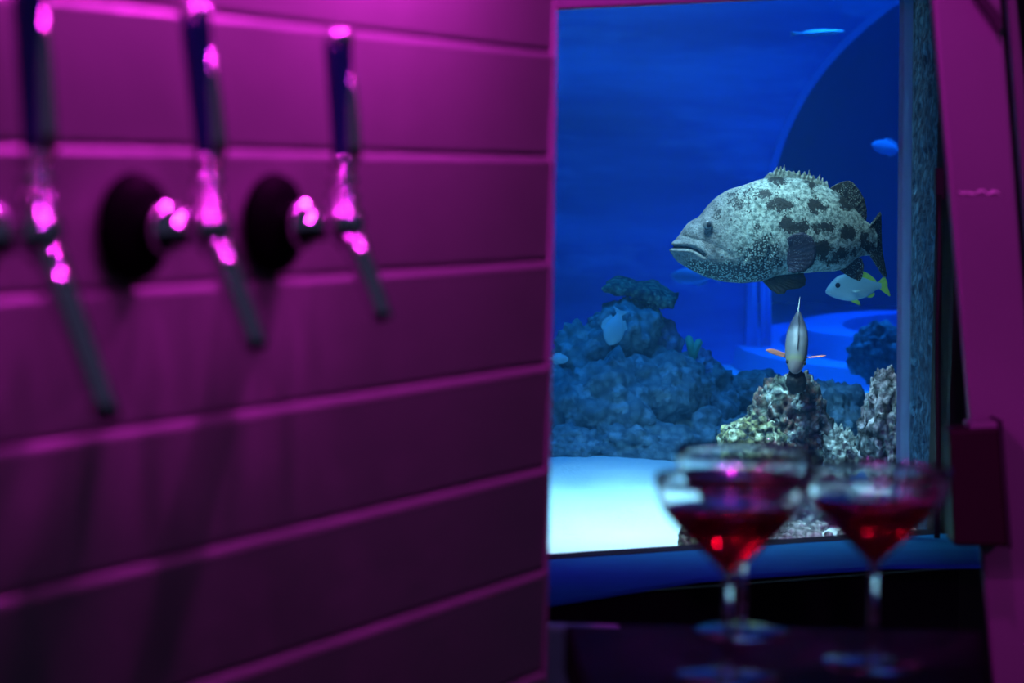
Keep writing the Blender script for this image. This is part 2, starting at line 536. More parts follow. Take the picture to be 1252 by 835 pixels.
sand = tag(frombm('sand', bm, M['sand'], None, True), 'bright white sand covering the aquarium floor', 'sand', kind='stuff')

# rough inner side wall seen through the last strip of the window
bm = bmesh.new()
a0 = P(1103, 300, 3.95).xy.to_3d(); a1 = win(sR + 0.03, -0.064, 0)
NU, NV = 40, 200
g = []
for j in range(NV + 1):
    row = []
    for i in range(NU + 1):
        p = a0.lerp(a1, i / NU); z = 0.90 + 0.95 * j / NV
        dsp = 0.010 * noise.fractal((p.x * 22, p.y * 22, z * 22), 0.8, 2.1, 5) if 0 < i < NU else 0
        row.append(bm.verts.new(p + Vector((-0.55, -0.8, 0)) * dsp + Vector((0, 0, z))))
    g.append(row)
for j in range(NV):
    for i in range(NU): bm.faces.new([g[j][i], g[j][i + 1], g[j + 1][i + 1], g[j + 1][i]])
ro = frombm('wall_tank_right', bm, M['rough'], None, True)
md = ro.modifiers.new('thickness', 'SOLIDIFY'); md.thickness = 0.03; md.offset = 1
tag(ro, kind='structure')

# water body: fills the tank from pane to far wall
wpts = [win(sL - 1.0, -0.063, 0), win(sR + 0.02, -0.063, 0), (4.45, 5.0, 0), (4.45, 10.1, 0), (-1.45, 10.1, 0), (-1.45, 3.3, 0)]
wat = prism('water', [Vector((p[0], p[1], 0.90)) for p in wpts], (0, 0, 1.9), M['water'])
tag(wat, 'deep blue aquarium water behind the window', 'water', kind='structure')

# ------------------------------------------------------------------ rocks
def rock(name, c, rad, seed, mat, label, cat='rock', group=None, sub=5, rough=0.28, fine=0.05, rot=0.0, parent=None):
    bm = bmesh.new()
    bmesh.ops.create_icosphere(bm, subdivisions=sub, radius=1.0)
    sd = Vector((seed * 3.17, seed * 1.91, seed * 0.73))
    R = sum(rad) / 3
    for v in bm.verts:
        n = v.co.normalized()
        k = 1 + rough * noise.fractal(n * 1.5 + sd, 0.7, 2.0, 4)
        if fine:
            k += fine * noise.turbulence(n * 5.5 + sd, 4, False) * 1.1 - fine * 0.5
            dist = noise.voronoi(n * 6 + sd)[0]
            k += fine * 1.6 * (0.5 - dist[0])
        p = n * k
        v.co = Vector((p.x * rad[0], p.y * rad[1], p.z * rad[2]))
    o = frombm(name, bm, mat, parent, True)
    o.location = c; o.rotation_euler = (0, 0, rot)
    if parent is None: tag(o, label, cat, group)
    return o


def rock_px(px, py, rx, ry, d, seed, mat, label, **kw):
    s = d / FPX
    return rock(kw.pop('name', 'reef_rock'), P(px, py, d), (rx * s, kw.pop('depth', (rx + ry) / 2) * s, ry * s), seed, M[mat], label, **kw)


# reef mound beyond the sand
for i, (px, py, rx, ry, d, lb) in enumerate([
        (765, 408, 44, 46, 4.86, 'dim blue boulder crowning the reef mound behind the pale oval fish'),
        (718, 446, 42, 52, 4.84, 'dim blue boulder on the mound shoulder between pale oval fish and bar wall'),
        (692, 512, 52, 62, 4.80, 'large dim blue boulder halfway down the mound beside the bar wall end'),
        (745, 505, 62, 66, 4.78, 'broad dim blue boulder bulging at the middle of the reef mound'),
        (804, 486, 58, 62, 4.84, 'broad dim blue boulder directly below the purple crusted dome'),
        (862, 492, 44, 50, 4.95, 'dim blue boulder directly below the rock that carries green coral'),
        (846, 535, 52, 42, 4.82, 'low dim blue boulder at the mound foot behind the pale rubble'),
        (700, 552, 42, 32, 4.70, 'small low blue boulder where the sand meets the bar wall end'),
        (775, 548, 62, 38, 4.72, 'wide low blue boulder along the sand edge under the mound'),
        (892, 510, 38, 42, 4.98, 'dim blue boulder in the gap between mound and yellow crusted rock'),
        (905, 545, 40, 35, 4.80, 'dim blue boulder right behind the yellow crusted rock')]):
    rock_px(px, py, rx, ry, d, 10 + i, 'reef', lb, group='reef mound boulders', fine=0.045)
rock_px(806, 424, 30, 34, 4.90, 31, 'reef_purple', 'purple crusted dome rock below the flat coral on the mound', fine=0.04)
rock_px(850, 452, 26, 24, 4.94, 32, 'reef_purple', 'purple crusted rock under the small green coral', fine=0.04)
rock_px(1012, 516, 52, 48, 4.75, 33, 'reef', 'shadowy blue rock behind the mottled coral rock', fine=0.07)
rock_px(930, 485, 42, 34, 4.95, 34, 'reef', 'shadowy blue rock left of the mottled coral rock', fine=0.07)
rock_px(1072, 432, 36, 36, 5.8, 35, 'reef', 'dark rock standing before the curved tunnel kerb', fine=0.05)

# flat table coral on the mound
def table_coral():
    t = empty('table_coral', P(775, 395, 4.88))
    tag(t, 'flat ragged table coral on a thick stalk above the mound', 'coral')
    base = t.location
    pts = [(735, 352), (742, 347), (758, 347), (774, 354), (788, 350), (800, 354), (812, 364), (824, 366), (822, 376), (808, 380), (800, 374), (788, 370), (770, 364), (750, 361), (738, 358)]
    bm = bmesh.new()
    fr = [bm.verts.new(P(x, y, 4.84) - base) for x, y in pts]
    bm.faces.new(fr)
    ex = bmesh.ops.extrude_face_region(bm, geom=list(bm.faces))
    for v in ex['geom']:
        if isinstance(v, bmesh.types.BMVert): v.co += Vector((0.02, 0.12, 0.01))
    bmesh.ops.triangulate(bm, faces=bm.faces)
    bmesh.ops.subdivide_edges(bm, edges=bm.edges, cuts=3, use_grid_fill=True)
    bmesh.ops.smooth_vert(bm, verts=bm.verts, factor=0.5, use_axis_x=True, use_axis_y=True, use_axis_z=True)
    for v in bm.verts:
        v.co += Vector(noise.noise_vector(v.co * 60)) * 0.006
    frombm('plate', bm, M['table_coral'], t, True)
    s = 4.88 / FPX
    tube('stalk', [P(800, 440, 4.9) - base, P(795, 405, 4.9) - base, P(786, 380, 4.9) - base, P(782, 362, 4.9) - base], [26 * s, 22 * s, 20 * s, 24 * s], M['table_coral'], t, 20)


table_coral()


def green_coral():
    c = P(846, 440, 4.86)
    t = empty('green_coral', c)
    tag(t, 'small bright green branching coral on the reef mound', 'coral')
    s = 4.86 / FPX
    for k, (bx, by, tx, ty, r) in enumerate(((846, 434, 842, 410, 5), (848, 434, 855, 414, 5), (847, 436, 848, 424, 4))):
        lathe_pts = [P(bx, by + 4, 4.86) - c, P((bx + tx) / 2, (by + ty) / 2, 4.86) - c, P(tx, ty + 3, 4.86) - c, P(tx, ty, 4.86) - c]
        tube('branch', lathe_pts, [3.2 * s, r * s, r * s * 0.95, r * s * 0.3], M['green_coral'], t, 12)


green_coral()

# foreground coral rocks
rock_px(960, 535, 52, 74, 4.12, 51, 'coral', 'mottled encrusted coral rock under the downward facing fish', name='coral_rock', sub=6, fine=0.075, rough=0.24)
rock_px(918, 552, 40, 44, 4.04, 52, 'yellow', 'yellow crusted lumpy rock leaning on the mottled coral rock', name='coral_rock', sub=6, fine=0.075, rough=0.24)
rock_px(1030, 556, 25, 34, 4.05, 53, 'rubble', 'pale knobbly coral lump between the two big coral rocks', name='coral_rock', sub=5, fine=0.16)
rock_px(1086, 530, 36, 78, 4.02, 54, 'mauve', 'tall mauve coral rock beside the grey window post', name='coral_rock', sub=6, fine=0.075, rough=0.24)
rock_px(985, 615, 52, 44, 3.86, 55, 'reef', 'low blue rock just behind the cocktail glasses', name='coral_rock', fine=0.10)
rock_px(842, 662, 13, 20, 3.55, 56, 'table_coral', 'small dark green stone at the edge of the bright sand', name='stone', fine=0.12)
random.seed(11)
for i in range(34):
    px = random.uniform(925, 1052); py = random.uniform(642, 664) - (px - 925) * 0.03
    c = PL(px, py + 4, HF + 0.004); r = random.uniform(0.007, 0.013)
    rock('coral_fragment', c + Vector((0, 0, r * 0.4)), (r * random.uniform(.9, 1.4), r, r * random.uniform(.7, 1.0)), 70 + i, M['rubble'],
         'pale coral rubble piece lying along the window sill', 'rubble', 'coral rubble by the window', sub=3, fine=0.14)
for i in range(12):
    px = random.uniform(850, 905); py = random.uniform(520, 560)
    d = 4.55
    c = P(px, py, d); r = random.uniform(0.006, 0.012)
    c = PL(px, random.uniform(556, 568), HF + 0.006)
    rock('coral_fragment', c + Vector((0, 0, r * 0.4)), (r * 1.2, r, r), 120 + i, M['rubble'],
         'pale coral rubble piece at the foot of the reef mound', 'rubble', 'coral rubble by the mound', sub=3, fine=0.14)

# black sponge under the small fish
sp = rock_px(974, 466, 13, 16, 4.0, 61, 'sponge', 'black clump of sponge on top of the mottled coral rock', name='sponge', cat='sponge', sub=4, rough=0.2, fine=0.06)

# ------------------------------------------------------------------ fish
def blob(x, z, cx, cz, rx, rz):
    return np.exp(-(((x - cx) / rx) ** 2 + ((z - cz) / rz) ** 2) ** 1.5)


def loft(name, xs, top, bot, wid, mat, parent, S, nst=170, seg=72, sm=4, deform=None, attrs=None, wpow=0.9):
    """fish body: stations xs with upper and lower outline and half width, S metres per unit, z up"""
    X = np.linspace(xs[0], xs[-1], nst)
    u = (1 - np.cos(np.linspace(0, math.pi, nst))) / 2
    X = xs[0] + (xs[-1] - xs[0]) * (0.6 * np.linspace(0, 1, nst) + 0.4 * u)
    T = smooth1(np.interp(X, xs, top), sm); B = smooth1(np.interp(X, xs, bot), sm); Wd = smooth1(np.interp(X, xs, wid), sm)
    a = 2 * np.pi * np.arange(seg) / seg
    ca, sa = np.cos(a), np.sin(a)
    mid = (T + B) / 2; hh = (T - B) / 2
    VX = np.repeat(X[:, None], seg, 1)
    VZ = mid[:, None] + hh[:, None] * sa[None]
    VY = Wd[:, None] * (np.sign(ca) * np.abs(ca) ** wpow)[None]
    if deform is not None:
        VX, VY, VZ = deform(VX, VY, VZ)
    co = np.stack([VX, VY, VZ], -1).reshape(-1, 3) * S
    faces = []
    for i in range(nst - 1):
        for k in range(seg):
            k2 = (k + 1) % seg
            faces.append((i * seg + k, i * seg + k2, (i + 1) * seg + k2, (i + 1) * seg + k))
    faces.append(tuple(range(seg))[::-1]); faces.append(tuple((nst - 1) * seg + k for k in range(seg)))
    me = bpy.data.meshes.new(name); me.from_pydata(co.tolist(), [], faces); me.update()
    if attrs is not None:
        for nm, fn in attrs.items():
            at = me.attributes.new(nm, 'FLOAT', 'POINT')
            at.data.foreach_set('value', np.asarray(fn(VX, VY, VZ), float).reshape(-1))
    bm = bmesh.new(); bm.from_mesh(me); bmesh.ops.recalc_face_normals(bm, faces=bm.faces); bm.to_mesh(me); bm.free()
    return link(name, me, mat, parent, True)


def fin(name, base, tip, mat, parent, S, y0=0.0, bend=None, n=40, mrows=8, thick=3.0, rays=9, ripple=1.0, tipthin=0.25):
    """fin sheet between a base and a tip outline given as (x, z); rays ripple it; real thickness"""
    bp = resample(base, n); tp = resample(tip, n)
    V = []
    for side in (1, -1):
        for j in range(mrows + 1):
            t = j / mrows
            for i in range(n):
                x, z = bp[i] * (1 - t) + tp[i] * t
                edge = min(1, i / 3 + .25, (n - 1 - i) / 3 + .25)
                th = thick * (1 - (1 - tipthin) * t) * edge
                y = y0 + side * th / 2 + ripple * math.sin(i / (n - 1) * rays * 2 * math.pi) * (0.3 + 0.7 * t)
                if bend: y += bend(t, i / (n - 1))
                V.append((x * S, y * S, z * S))
    F = []
    off = n * (mrows + 1)
    idx = lambda s, j, i: s * off + j * n + i
    for j in range(mrows):
        for i in range(n - 1):
            F.append((idx(0, j, i), idx(0, j, i + 1), idx(0, j + 1, i + 1), idx(0, j + 1, i)))
            F.append((idx(1, j, i), idx(1, j + 1, i), idx(1, j + 1, i + 1), idx(1, j, i + 1)))
    for i in range(n - 1):
        F.append((idx(0, 0, i), idx(1, 0, i), idx(1, 0, i + 1), idx(0, 0, i + 1)))
        F.append((idx(0, mrows, i), idx(0, mrows, i + 1), idx(1, mrows, i + 1), idx(1, mrows, i)))
    for j in range(mrows):
        F.append((idx(0, j, 0), idx(0, j + 1, 0), idx(1, j + 1, 0), idx(1, j, 0)))
        F.append((idx(0, j, n - 1), idx(1, j, n - 1), idx(1, j + 1, n - 1), idx(0, j + 1, n - 1)))
    me = bpy.data.meshes.new(name); me.from_pydata(V, [], F); me.update()
    bm = bmesh.new(); bm.from_mesh(me); bmesh.ops.recalc_face_normals(bm, faces=bm.faces); bm.to_mesh(me); bm.free()
    return link(name, me, mat, parent, True)


# --- mottled grouper: units are pixels of the 4x enlarged photo detail, origin (600, 400)
GD = 4.2
GS = GD / FPX / 3.977
gx = lambda v: v - 600.0
gz = lambda v: 400.0 - v


def grouper_skin():
    m = NT('grouper_skin'); co = m.co()
    bl, ht, fc = m.attr('blotch'), m.attr('honeycomb'), m.attr('face')
    n1 = m.noise(co, 60, 5, 0.65); n2 = m.noise(co, 150, 4, 0.6)
    n3 = m.noise(co, 28, 4, 0.6); vf = m.voro(co, 330)
    pale = m.mix(m.ramp(n2, [(0.38, (0, 0, 0)), (0.60, (1, 1, 1))]), (0.11, 0.15, 0.135), (0.50, 0.58, 0.51))
    facec = m.mix(m.ramp(n1, [(0.36, (0, 0, 0)), (0.64, (1, 1, 1))]), (0.065, 0.056, 0.064), (0.27, 0.26, 0.27))
    pale = m.mix(m.math('MULTIPLY', fc, 0.85), pale, facec)
    f = m.math('ADD', bl, m.math('MULTIPLY', m.math('SUBTRACT', n1, 0.5), 1.9))
    f = m.math('ADD', f, m.math('MULTIPLY', m.math('SUBTRACT', n3, 0.5), 0.9))
    f = m.math('ADD', f, m.math('MULTIPLY', m.math('SUBTRACT', n2, 0.5), 1.2))
    f = m.math('ADD', f, m.math('MULTIPLY', m.math('SUBTRACT', vf, 0.42), 0.7))
    f = m.math('ADD', f, m.math('MULTIPLY', fc, -0.12))
    dark = m.mix(n2, (0.012, 0.013, 0.014), (0.045, 0.046, 0.042))
    c = m.mix(m.ramp(f, [(0.34, (0, 0, 0)), (0.62, (1, 1, 1))]), pale, dark)
    # dark honeycomb leaving pale dots on cheek and belly
    vd = m.voro(co, 285)
    cells = m.ramp(vd, [(0.32, (0, 0, 0)), (0.52, (1, 1, 1))])
    c2 = m.mix(cells, m.mix(n1, (0.16, 0.22, 0.20), (0.55, 0.66, 0.58)), (0.022, 0.030, 0.030))
    hf = m.math('ADD', ht, m.math('MULTIPLY', m.math('SUBTRACT', n1, 0.5), 1.6), True)
    c = m.mix(m.ramp(hf, [(0.30, (0, 0, 0)), (0.65, (1, 1, 1))]), c, c2)
    # fine dark freckles everywhere on the head
    fr = m.ramp(m.voro(co, 330), [(0.26, (1, 1, 1)), (0.36, (0, 0, 0))])
    c = m.mix(m.math('MULTIPLY', fr, m.math('MULTIPLY', fc, 0.6)), c, (0.05, 0.045, 0.045))
    h = m.math('ADD', n2, m.math('MULTIPLY', m.voro(co, 260), 0.5))
    m.pbsdf(Base_Color=c, Roughness=0.6, Specular_IOR_Level=0.25, Normal=m.bump(h, 0.45, 0.003))
    return m.m


M['grouper'] = grouper_skin()


def finmat(name, dark, spot, scale, lo=0.30, hi=0.42):
    m = NT(name); co = m.co()
    f = m.ramp(m.voro(co, scale), [(lo, (1, 1, 1)), (hi, (0, 0, 0))])
    nz = m.noise(co, 120, 3)
    c = m.mix(m.math('MULTIPLY', f, m.ramp(nz, [(0.35, (0, 0, 0)), (0.65, (1, 1, 1))])), dark, spot)
    m.pbsdf(Base_Color=c, Roughness=0.6, Specular_IOR_Level=0.2, Normal=m.bump(nz, 0.4, 0.002))
    return m.m


M['fin_dark'] = finmat('spotted_dark_fin', (0.030, 0.032, 0.034), (0.42, 0.50, 0.42), 380)
M['fin_pect'] = finmat('dark_pectoral_fin', (0.012, 0.012, 0.028), (0.16, 0.19, 0.22), 420, 0.20, 0.30)
M['fin_brown'] = finmat('brown_pelvic_fin', (0.030, 0.026, 0.020), (0.13, 0.12, 0.08), 300, 0.15, 0.3)
M['fin_mottled'] = finmat('mottled_spiny_fin', (0.16, 0.19, 0.17), (0.48, 0.56, 0.50), 220, 0.40, 0.62)

top_pts = [(83, 500), (92, 462), (120, 428), (150, 384), (168, 364), (220, 336), (250, 292), (300, 242), (360, 206), (430, 186), (500, 160), (560, 148), (640, 146), (720, 156), (800, 182), (860, 204), (930, 246), (990, 312), (1035, 358), (1060, 374), (1082, 392), (1098, 430)]
bot_pts = [(83, 510), (92, 535), (120, 562), (170, 592), (250, 632), (340, 655), (430, 662), (510, 654), (600, 640), (720, 614), (800, 606), (880, 604), (930, 592), (980, 548), (1020, 530), (1060, 530), (1082, 518), (1098, 480)]
wid_pts = [(83, 10), (95, 30), (120, 48), (170, 66), (250, 92), (350, 122), (450, 140), (560, 146), (660, 140), (780, 118), (880, 90), (960, 62), (1030, 40), (1060, 24), (1082, 12), (1098, 2)]
xs = np.array(sorted(set([p[0] for p in top_pts + bot_pts + wid_pts])), float)
gtop = np.interp(xs, *zip(*[(a, gz(b)) for a, b in top_pts])); gbot = np.interp(xs, *zip(*[(a, gz(b)) for a, b in bot_pts]))
gwid = np.interp(xs, *zip(*wid_pts))


def polydist(X, Z, pts):
    pts = resample(pts, 80)
    d = np.full(X.shape, 1e9); t = np.zeros(X.shape)
    for i, (px, pz) in enumerate(pts):
        dd = np.hypot(X - px, Z - pz); mk = dd < d
        d = np.where(mk, dd, d); t = np.where(mk, i / 79, t)
    return d, t


mouth = [(gx(78), gz(484)), (gx(110), gz(484)), (gx(150), gz(484)), (gx(185), gz(490)), (gx(215), gz(506)), (gx(238), gz(524))]
maxil = [(gx(118), gz(424)), (gx(180), gz(440)), (gx(250), gz(460)), (gx(310), gz(486)), (gx(365), gz(524))]
gill = [(gx(500), gz(300)), (gx(540), gz(370)), (gx(560), gz(450)), (gx(545), gz(530)), (gx(490), gz(600))]
preop = [(gx(400), gz(330)), (gx(440), gz(420)), (gx(450), gz(500)), (gx(410), gz(570))]
jaw = [(gx(130), gz(560)), (gx(200), gz(596)), (gx(300), gz(615)), (gx(400), gz(615))]


def gdeform(X, Y, Z):
    side = np.clip(np.abs(Y) / 12, 0, 1) * np.sign(Y)
    dm, tm = polydist(X, Z, mouth)
    up = np.exp(-((dm - 17) / 12) ** 2) * (1 - 0.5 * tm)
    Y = Y + side * (10 * up - 22 * np.exp(-(dm / 6.5) ** 2))
    X = X - 9 * np.exp(-((dm - 16) / 12) ** 2) * (X < gx(150)) + 14 * np.exp(-(dm / 8) ** 2) * (X < gx(130))
    for ln, a, w in ((maxil, 7, 6), (gill, 10, 9), (preop, 6, 8), (jaw, 6, 7)):
        d_, _ = polydist(X, Z, ln)
        Y = Y - side * a * np.exp(-(d_ / w) ** 2)
    de = np.hypot(X - gx(252), Z - gz(372))
    Y = Y + side * (16 * np.exp(-(de / 36) ** 2))
    dn = np.hypot(X - gx(165), Z - gz(376))
    Y = Y + side * 6 * np.exp(-(dn / 16) ** 2)
    # gentle swim bend: the tail swings away from the viewer
    tb = np.clip((X - 150) / 340, 0, 1)
    Y = Y + 90 * tb ** 2
    return X, Y, Z


BL = [(600, 280, 78, 36), (785, 292, 50, 30), (665, 385, 85, 42), (805, 392, 56, 42), (940, 425, 48, 36), (1022, 445, 26, 48), (905, 512, 46, 34), (805, 505, 52, 52),
      (590, 150, 48, 36), (930, 275, 40, 34), (760, 175, 46, 24), (975, 515, 24, 24), (700, 470, 60, 50), (1060, 490, 20, 34), (860, 560, 40, 20), (690, 590, 40, 20)]
WEAK = [(390, 262, 80, 44), (345, 360, 60, 38), (285, 300, 50, 36), (480, 380, 60, 26), (520, 230, 40, 30), (440, 210, 30, 16), (600, 150, 60, 30)]


def nfield(X, Z, sc, seed):
    f = np.array([noise.fractal((x / sc, z / sc, seed), 0.8, 2.0, 4) for x, z in zip(X.ravel(), Z.ravel())])
    return f.reshape(X.shape)


def ablotch(X, Y, Z):
    v = np.zeros(X.shape)
    mot = nfield(X, Z, 55, 3.3)
    X = X + 26 * nfield(X, Z, 38, 1.1); Z = Z + 22 * nfield(X, Z, 38, 7.7)
    for cx, cz, rx, rz in BL: v = np.maximum(v, 0.95 * blob(X, Z, gx(cx), gz(cz), rx, rz))
    for cx, cz, rx, rz in WEAK: v = np.maximum(v, 0.50 * blob(X, Z, gx(cx), gz(cz), rx, rz))
    back = np.clip((X + 130) / 120, 0, 1)
    return v - 0.02 + 0.36 * mot * (0.35 + 0.65 * back)


def ahoney(X, Y, Z):
    x, z = X + 600, 400 - Z
    v = np.clip((z - 520 - 0.00 * x) / 60, 0, 1) * np.clip((620 - x) / 120, 0, 1)
    v = np.maximum(v, 0.85 * blob(X, Z, gx(510), gz(520), 140, 120))
    v = np.maximum(v, 0.75 * blob(X, Z, gx(590), gz(545), 60, 60))
    v = v * np.clip((x - 110) / 40, 0, 1)
    return v * 0.85


def aface(X, Y, Z):
    return np.clip((gx(470) - X) / 200, 0, 1)


gc = P(800 + 600 / 3.977, 180 + 400 / 3.977, GD)
gr = empty('grouper', gc, (0, -ROLL, 0))
tag(gr, 'large mottled grey green grouper swimming in front of the tunnel arch', 'fish')
loft('body', xs - 600, gtop, gbot, gwid, M['grouper'], gr, GS, deform=gdeform, attrs={'blotch': ablotch, 'honeycomb': ahoney, 'face': aface}, nst=230, seg=110, sm=5)
g2 = lambda pts: [(gx(a), gz(b)) for a, b in pts]
tailsw = lambda x: 90 * max(0, min(1, (x - 150) / 340)) ** 2
# spiny dorsal, each spine a point of the ragged edge
random.seed(8)
spine_tip = [(535, 140), (560, 124), (578, 122), (590, 102), (600, 112), (612, 96), (622, 104), (634, 92), (640, 118), (652, 110), (664, 122), (678, 112), (690, 126), (704, 114), (712, 132), (728, 120), (738, 136), (752, 122), (758, 142), (774, 132), (782, 152), (800, 140), (804, 160), (820, 148), (822, 166), (836, 160), (838, 180), (850, 196)]
spine_tip = [(x + random.uniform(-4, 6), y + (random.uniform(-14, 3) if k % 2 else random.uniform(-2, 9))) for k, (x, y) in enumerate(spine_tip)]
fin('spiny_dorsal_fin', g2([(530, 165), (600, 165), (700, 172), (790, 198), (852, 218)]), g2(spine_tip), M['fin_mottled'], gr, GS, n=112, thick=14, rays=14, ripple=2.5, bend=lambda t, u: tailsw(-60 + 310 * u))
fin('soft_dorsal_fin', g2([(850, 215), (900, 250), (950, 290), (990, 330), (1030, 372)]), g2([(856, 198), (885, 180), (920, 166), (945, 162), (970, 175), (1000, 210), (1025, 255), (1038, 300), (1040, 345), (1034, 366)]), M['fin_dark'], gr, GS, n=48, thick=10, rays=12, ripple=2.0, bend=lambda t, u: tailsw(250 + 170 * u))
fin('tail_fin', g2([(1056, 380), (1050, 420), (1050, 480), (1060, 535)]), g2([(1118, 314), (1124, 330), (1126, 400), (1130, 500), (1144, 570), (1156, 636), (1140, 642)]), M['fin_dark'], gr, GS, n=56, thick=26, rays=14, ripple=2.0, bend=lambda t, u: 62 + 80 * t)
fin('anal_fin', g2([(905, 596), (940, 580), (975, 548), (1000, 538)]), g2([(925, 612), (970, 640), (1008, 654), (1022, 630), (1028, 580), (1018, 545)]), M['fin_dark'], gr, GS, n=44, thick=10, rays=9, ripple=2.0, bend=lambda t, u: 46)
fin('pectoral_fin', g2([(640, 480), (632, 520), (630, 560), (640, 585)]), g2([(628, 440), (660, 416), (705, 410), (745, 430), (768, 470), (772, 520), (755, 565), (715, 598), (660, 606), (635, 596)]), M['fin_pect'], gr, GS, y0=-135, n=60, thick=8, rays=13, ripple=0.9, bend=lambda t, u: -16 * math.sin(t * 1.8))
fin('pelvic_fin', g2([(520, 648), (545, 640), (580, 628), (600, 622)]), g2([(560, 690), (600, 714), (630, 708), (642, 690), (700, 684), (728, 670), (732, 640), (720, 608)]), M['fin_brown'], gr, GS, y0=-60, n=60, thick=10, rays=9, ripple=3.0)
def eye(parent, cx, cy, cz, r, S, iris, name='eye'):
    e = lathe(name, [(0, -r * 0.45), (r * 0.6, -r * 0.42), (r * 0.95, -r * 0.2), (r, 0.05 * r), (r * 0.9, r * 0.4), (0, r * 0.45)], iris, parent, 24, 'Y')
    e.location = (cx * S, cy * S, cz * S)
    for v in e.data.vertices: v.co *= S
    p = lathe('pupil', [(0, -r * 0.18), (r * 0.36, -r * 0.14), (r * 0.5, 0), (0, r * 0.1)], M['sponge'], e, 20, 'Y')
    for v in p.data.vertices: v.co *= S
    p.location = (0.12 * r * S, -r * 0.40 * S, 0.12 * r * S)
    return e
M['iris'] = plain('grey_iris', (0.12, 0.13, 0.14), 0.2, var=0.4, scale=300)
eye(gr, gx(252), -108, gz(376), 24, GS, M['iris'])

# --- silver snapper with yellow fins: units of the 11.93x detail, origin (550, 380)
m = NT('snapper_skin'); co = m.co()
sep = m.n('SeparateXYZ'); m.t.links.new(co, sep.inputs[0])
c = m.ramp(m.math('ADD', m.math('MULTIPLY', sep.outputs[2], 22.0), 0.5), [(0.05, (0.70, 0.80, 0.85)), (0.45, (0.42, 0.58, 0.62)), (0.95, (0.28, 0.42, 0.40))])
c = m.mix(m.math('MULTIPLY', m.noise(co, 200, 3), 0.3), c, (0.45, 0.55, 0.55))
m.pbsdf(Base_Color=c, Roughness=0.4)
M['snapper'] = m.m
M['yellow_fin'] = plain('yellow_fin', (0.55, 0.70, 0.08), 0.6, var=0.2, scale=120)
M['silver_fin'] = plain('pale_fin', (0.70, 0.80, 0.70), 0.5, var=0.1, scale=120)
SD = 4.55
SS = SD / FPX / 11.93
sx = lambda v: v - 550.0
sz = lambda v: 380.0 - v
s2 = lambda pts: [(sx(a), sz(b)) for a, b in pts]
tp = [(108, 430), (125, 385), (160, 335), (220, 265), (290, 205), (380, 178), (480, 188), (600, 215), (720, 250), (820, 288), (880, 300), (930, 312)]
bp = [(108, 440), (125, 475), (230, 522), (350, 558), (470, 574), (600, 550), (720, 512), (800, 455), (860, 408), (930, 398)]
wp = [(108, 8), (150, 34), (250, 62), (380, 74), (550, 66), (720, 42), (850, 18), (930, 10)]
xx = np.array(sorted(set(p[0] for p in tp + bp + wp)), float)
sn = empty('snapper', P(1000 + 550 / 11.93, 320 + 380 / 11.93, SD), (0, -ROLL, math.radians(4)))
tag(sn, 'silver blue snapper with yellow fins below the grouper tail', 'fish')
loft('body', xx - 550, np.interp(xx, *zip(*[(a, sz(b)) for a, b in tp])), np.interp(xx, *zip(*[(a, sz(b)) for a, b in bp])), np.interp(xx, *zip(*wp)), M['snapper'], sn, SS, nst=90, seg=48, sm=4,
     deform=lambda X, Y, Z: (X, Y - np.sign(Y) * 9 * np.exp(-(polydist(X, Z, [(sx(100), sz(440)), (sx(180), sz(452))])[0] / 8) ** 2), Z))
fin('dorsal_fin', s2([(380, 190), (560, 215), (720, 255), (850, 298)]), s2([(400, 140), (480, 110), (600, 110), (700, 155), (760, 190), (830, 250), (858, 285)]), M['yellow_fin'], sn, SS, n=48, thick=10, rays=12, ripple=3)
fin('tail_fin', s2([(880, 298), (885, 330), (895, 370), (905, 402)]), s2([(968, 212), (985, 230), (1020, 300), (1022, 370), (1050, 440), (1068, 500), (1050, 508)]), M['yellow_fin'], sn, SS, n=40, thick=10, rays=9, ripple=3)
fin('anal_fin', s2([(720, 510), (760, 490), (800, 460)]), s2([(735, 525), (790, 525), (830, 490), (832, 450)]), M['yellow_fin'], sn, SS, n=24, thick=8, rays=5, ripple=2)
fin('pelvic_fin', s2([(470, 570), (520, 565), (570, 555)]), s2([(500, 590), (590, 632), (620, 634), (600, 575)]), M['yellow_fin'], sn, SS, y0=-30, n=24, thick=8, rays=5, ripple=2)
fin('pectoral_fin', s2([(470, 405), (480, 430)]), s2([(560, 398), (650, 402), (520, 440)]), M['silver_fin'], sn, SS, y0=-78, n=24, thick=6, rays=5, ripple=2, bend=lambda t, u: -20 * t)
eye(sn, sx(275), -62, sz(340), 38, SS, M['sponge'])

# --- small fish facing down towards the viewer
m = NT('wrasse_skin'); co = m.co()
sep = m.n('SeparateXYZ'); m.t.links.new(co, sep.inputs[0])
c = m.ramp(m.math('MULTIPLY', sep.outputs[0], 8.0), [(0.0, (0.26, 0.20, 0.20)), (0.11, (0.24, 0.20, 0.19)), (0.16, (0.26, 0.28, 0.14)), (0.22, (0.16, 0.17, 0.18)), (0.55, (0.15, 0.16, 0.19)), (0.68, (0.02, 0.02, 0.04))])
c = m.mix(m.math('MULTIPLY', m.noise(co, 160, 3), 0.35), c, (0.12, 0.13, 0.15))
m.pbsdf(Base_Color=c, Roughness=0.5)
M['small_fish'] = m.m
M['orange_fin'] = plain('orange_fin', (0.62, 0.20, 0.12), 0.6, var=0.25, scale=150)
FD = 3.98
FSc = 0.001
sf = empty('reef_fish', P(972, 456, FD))
tag(sf, 'pale small reef fish diving head first with orange fins spread', 'fish')
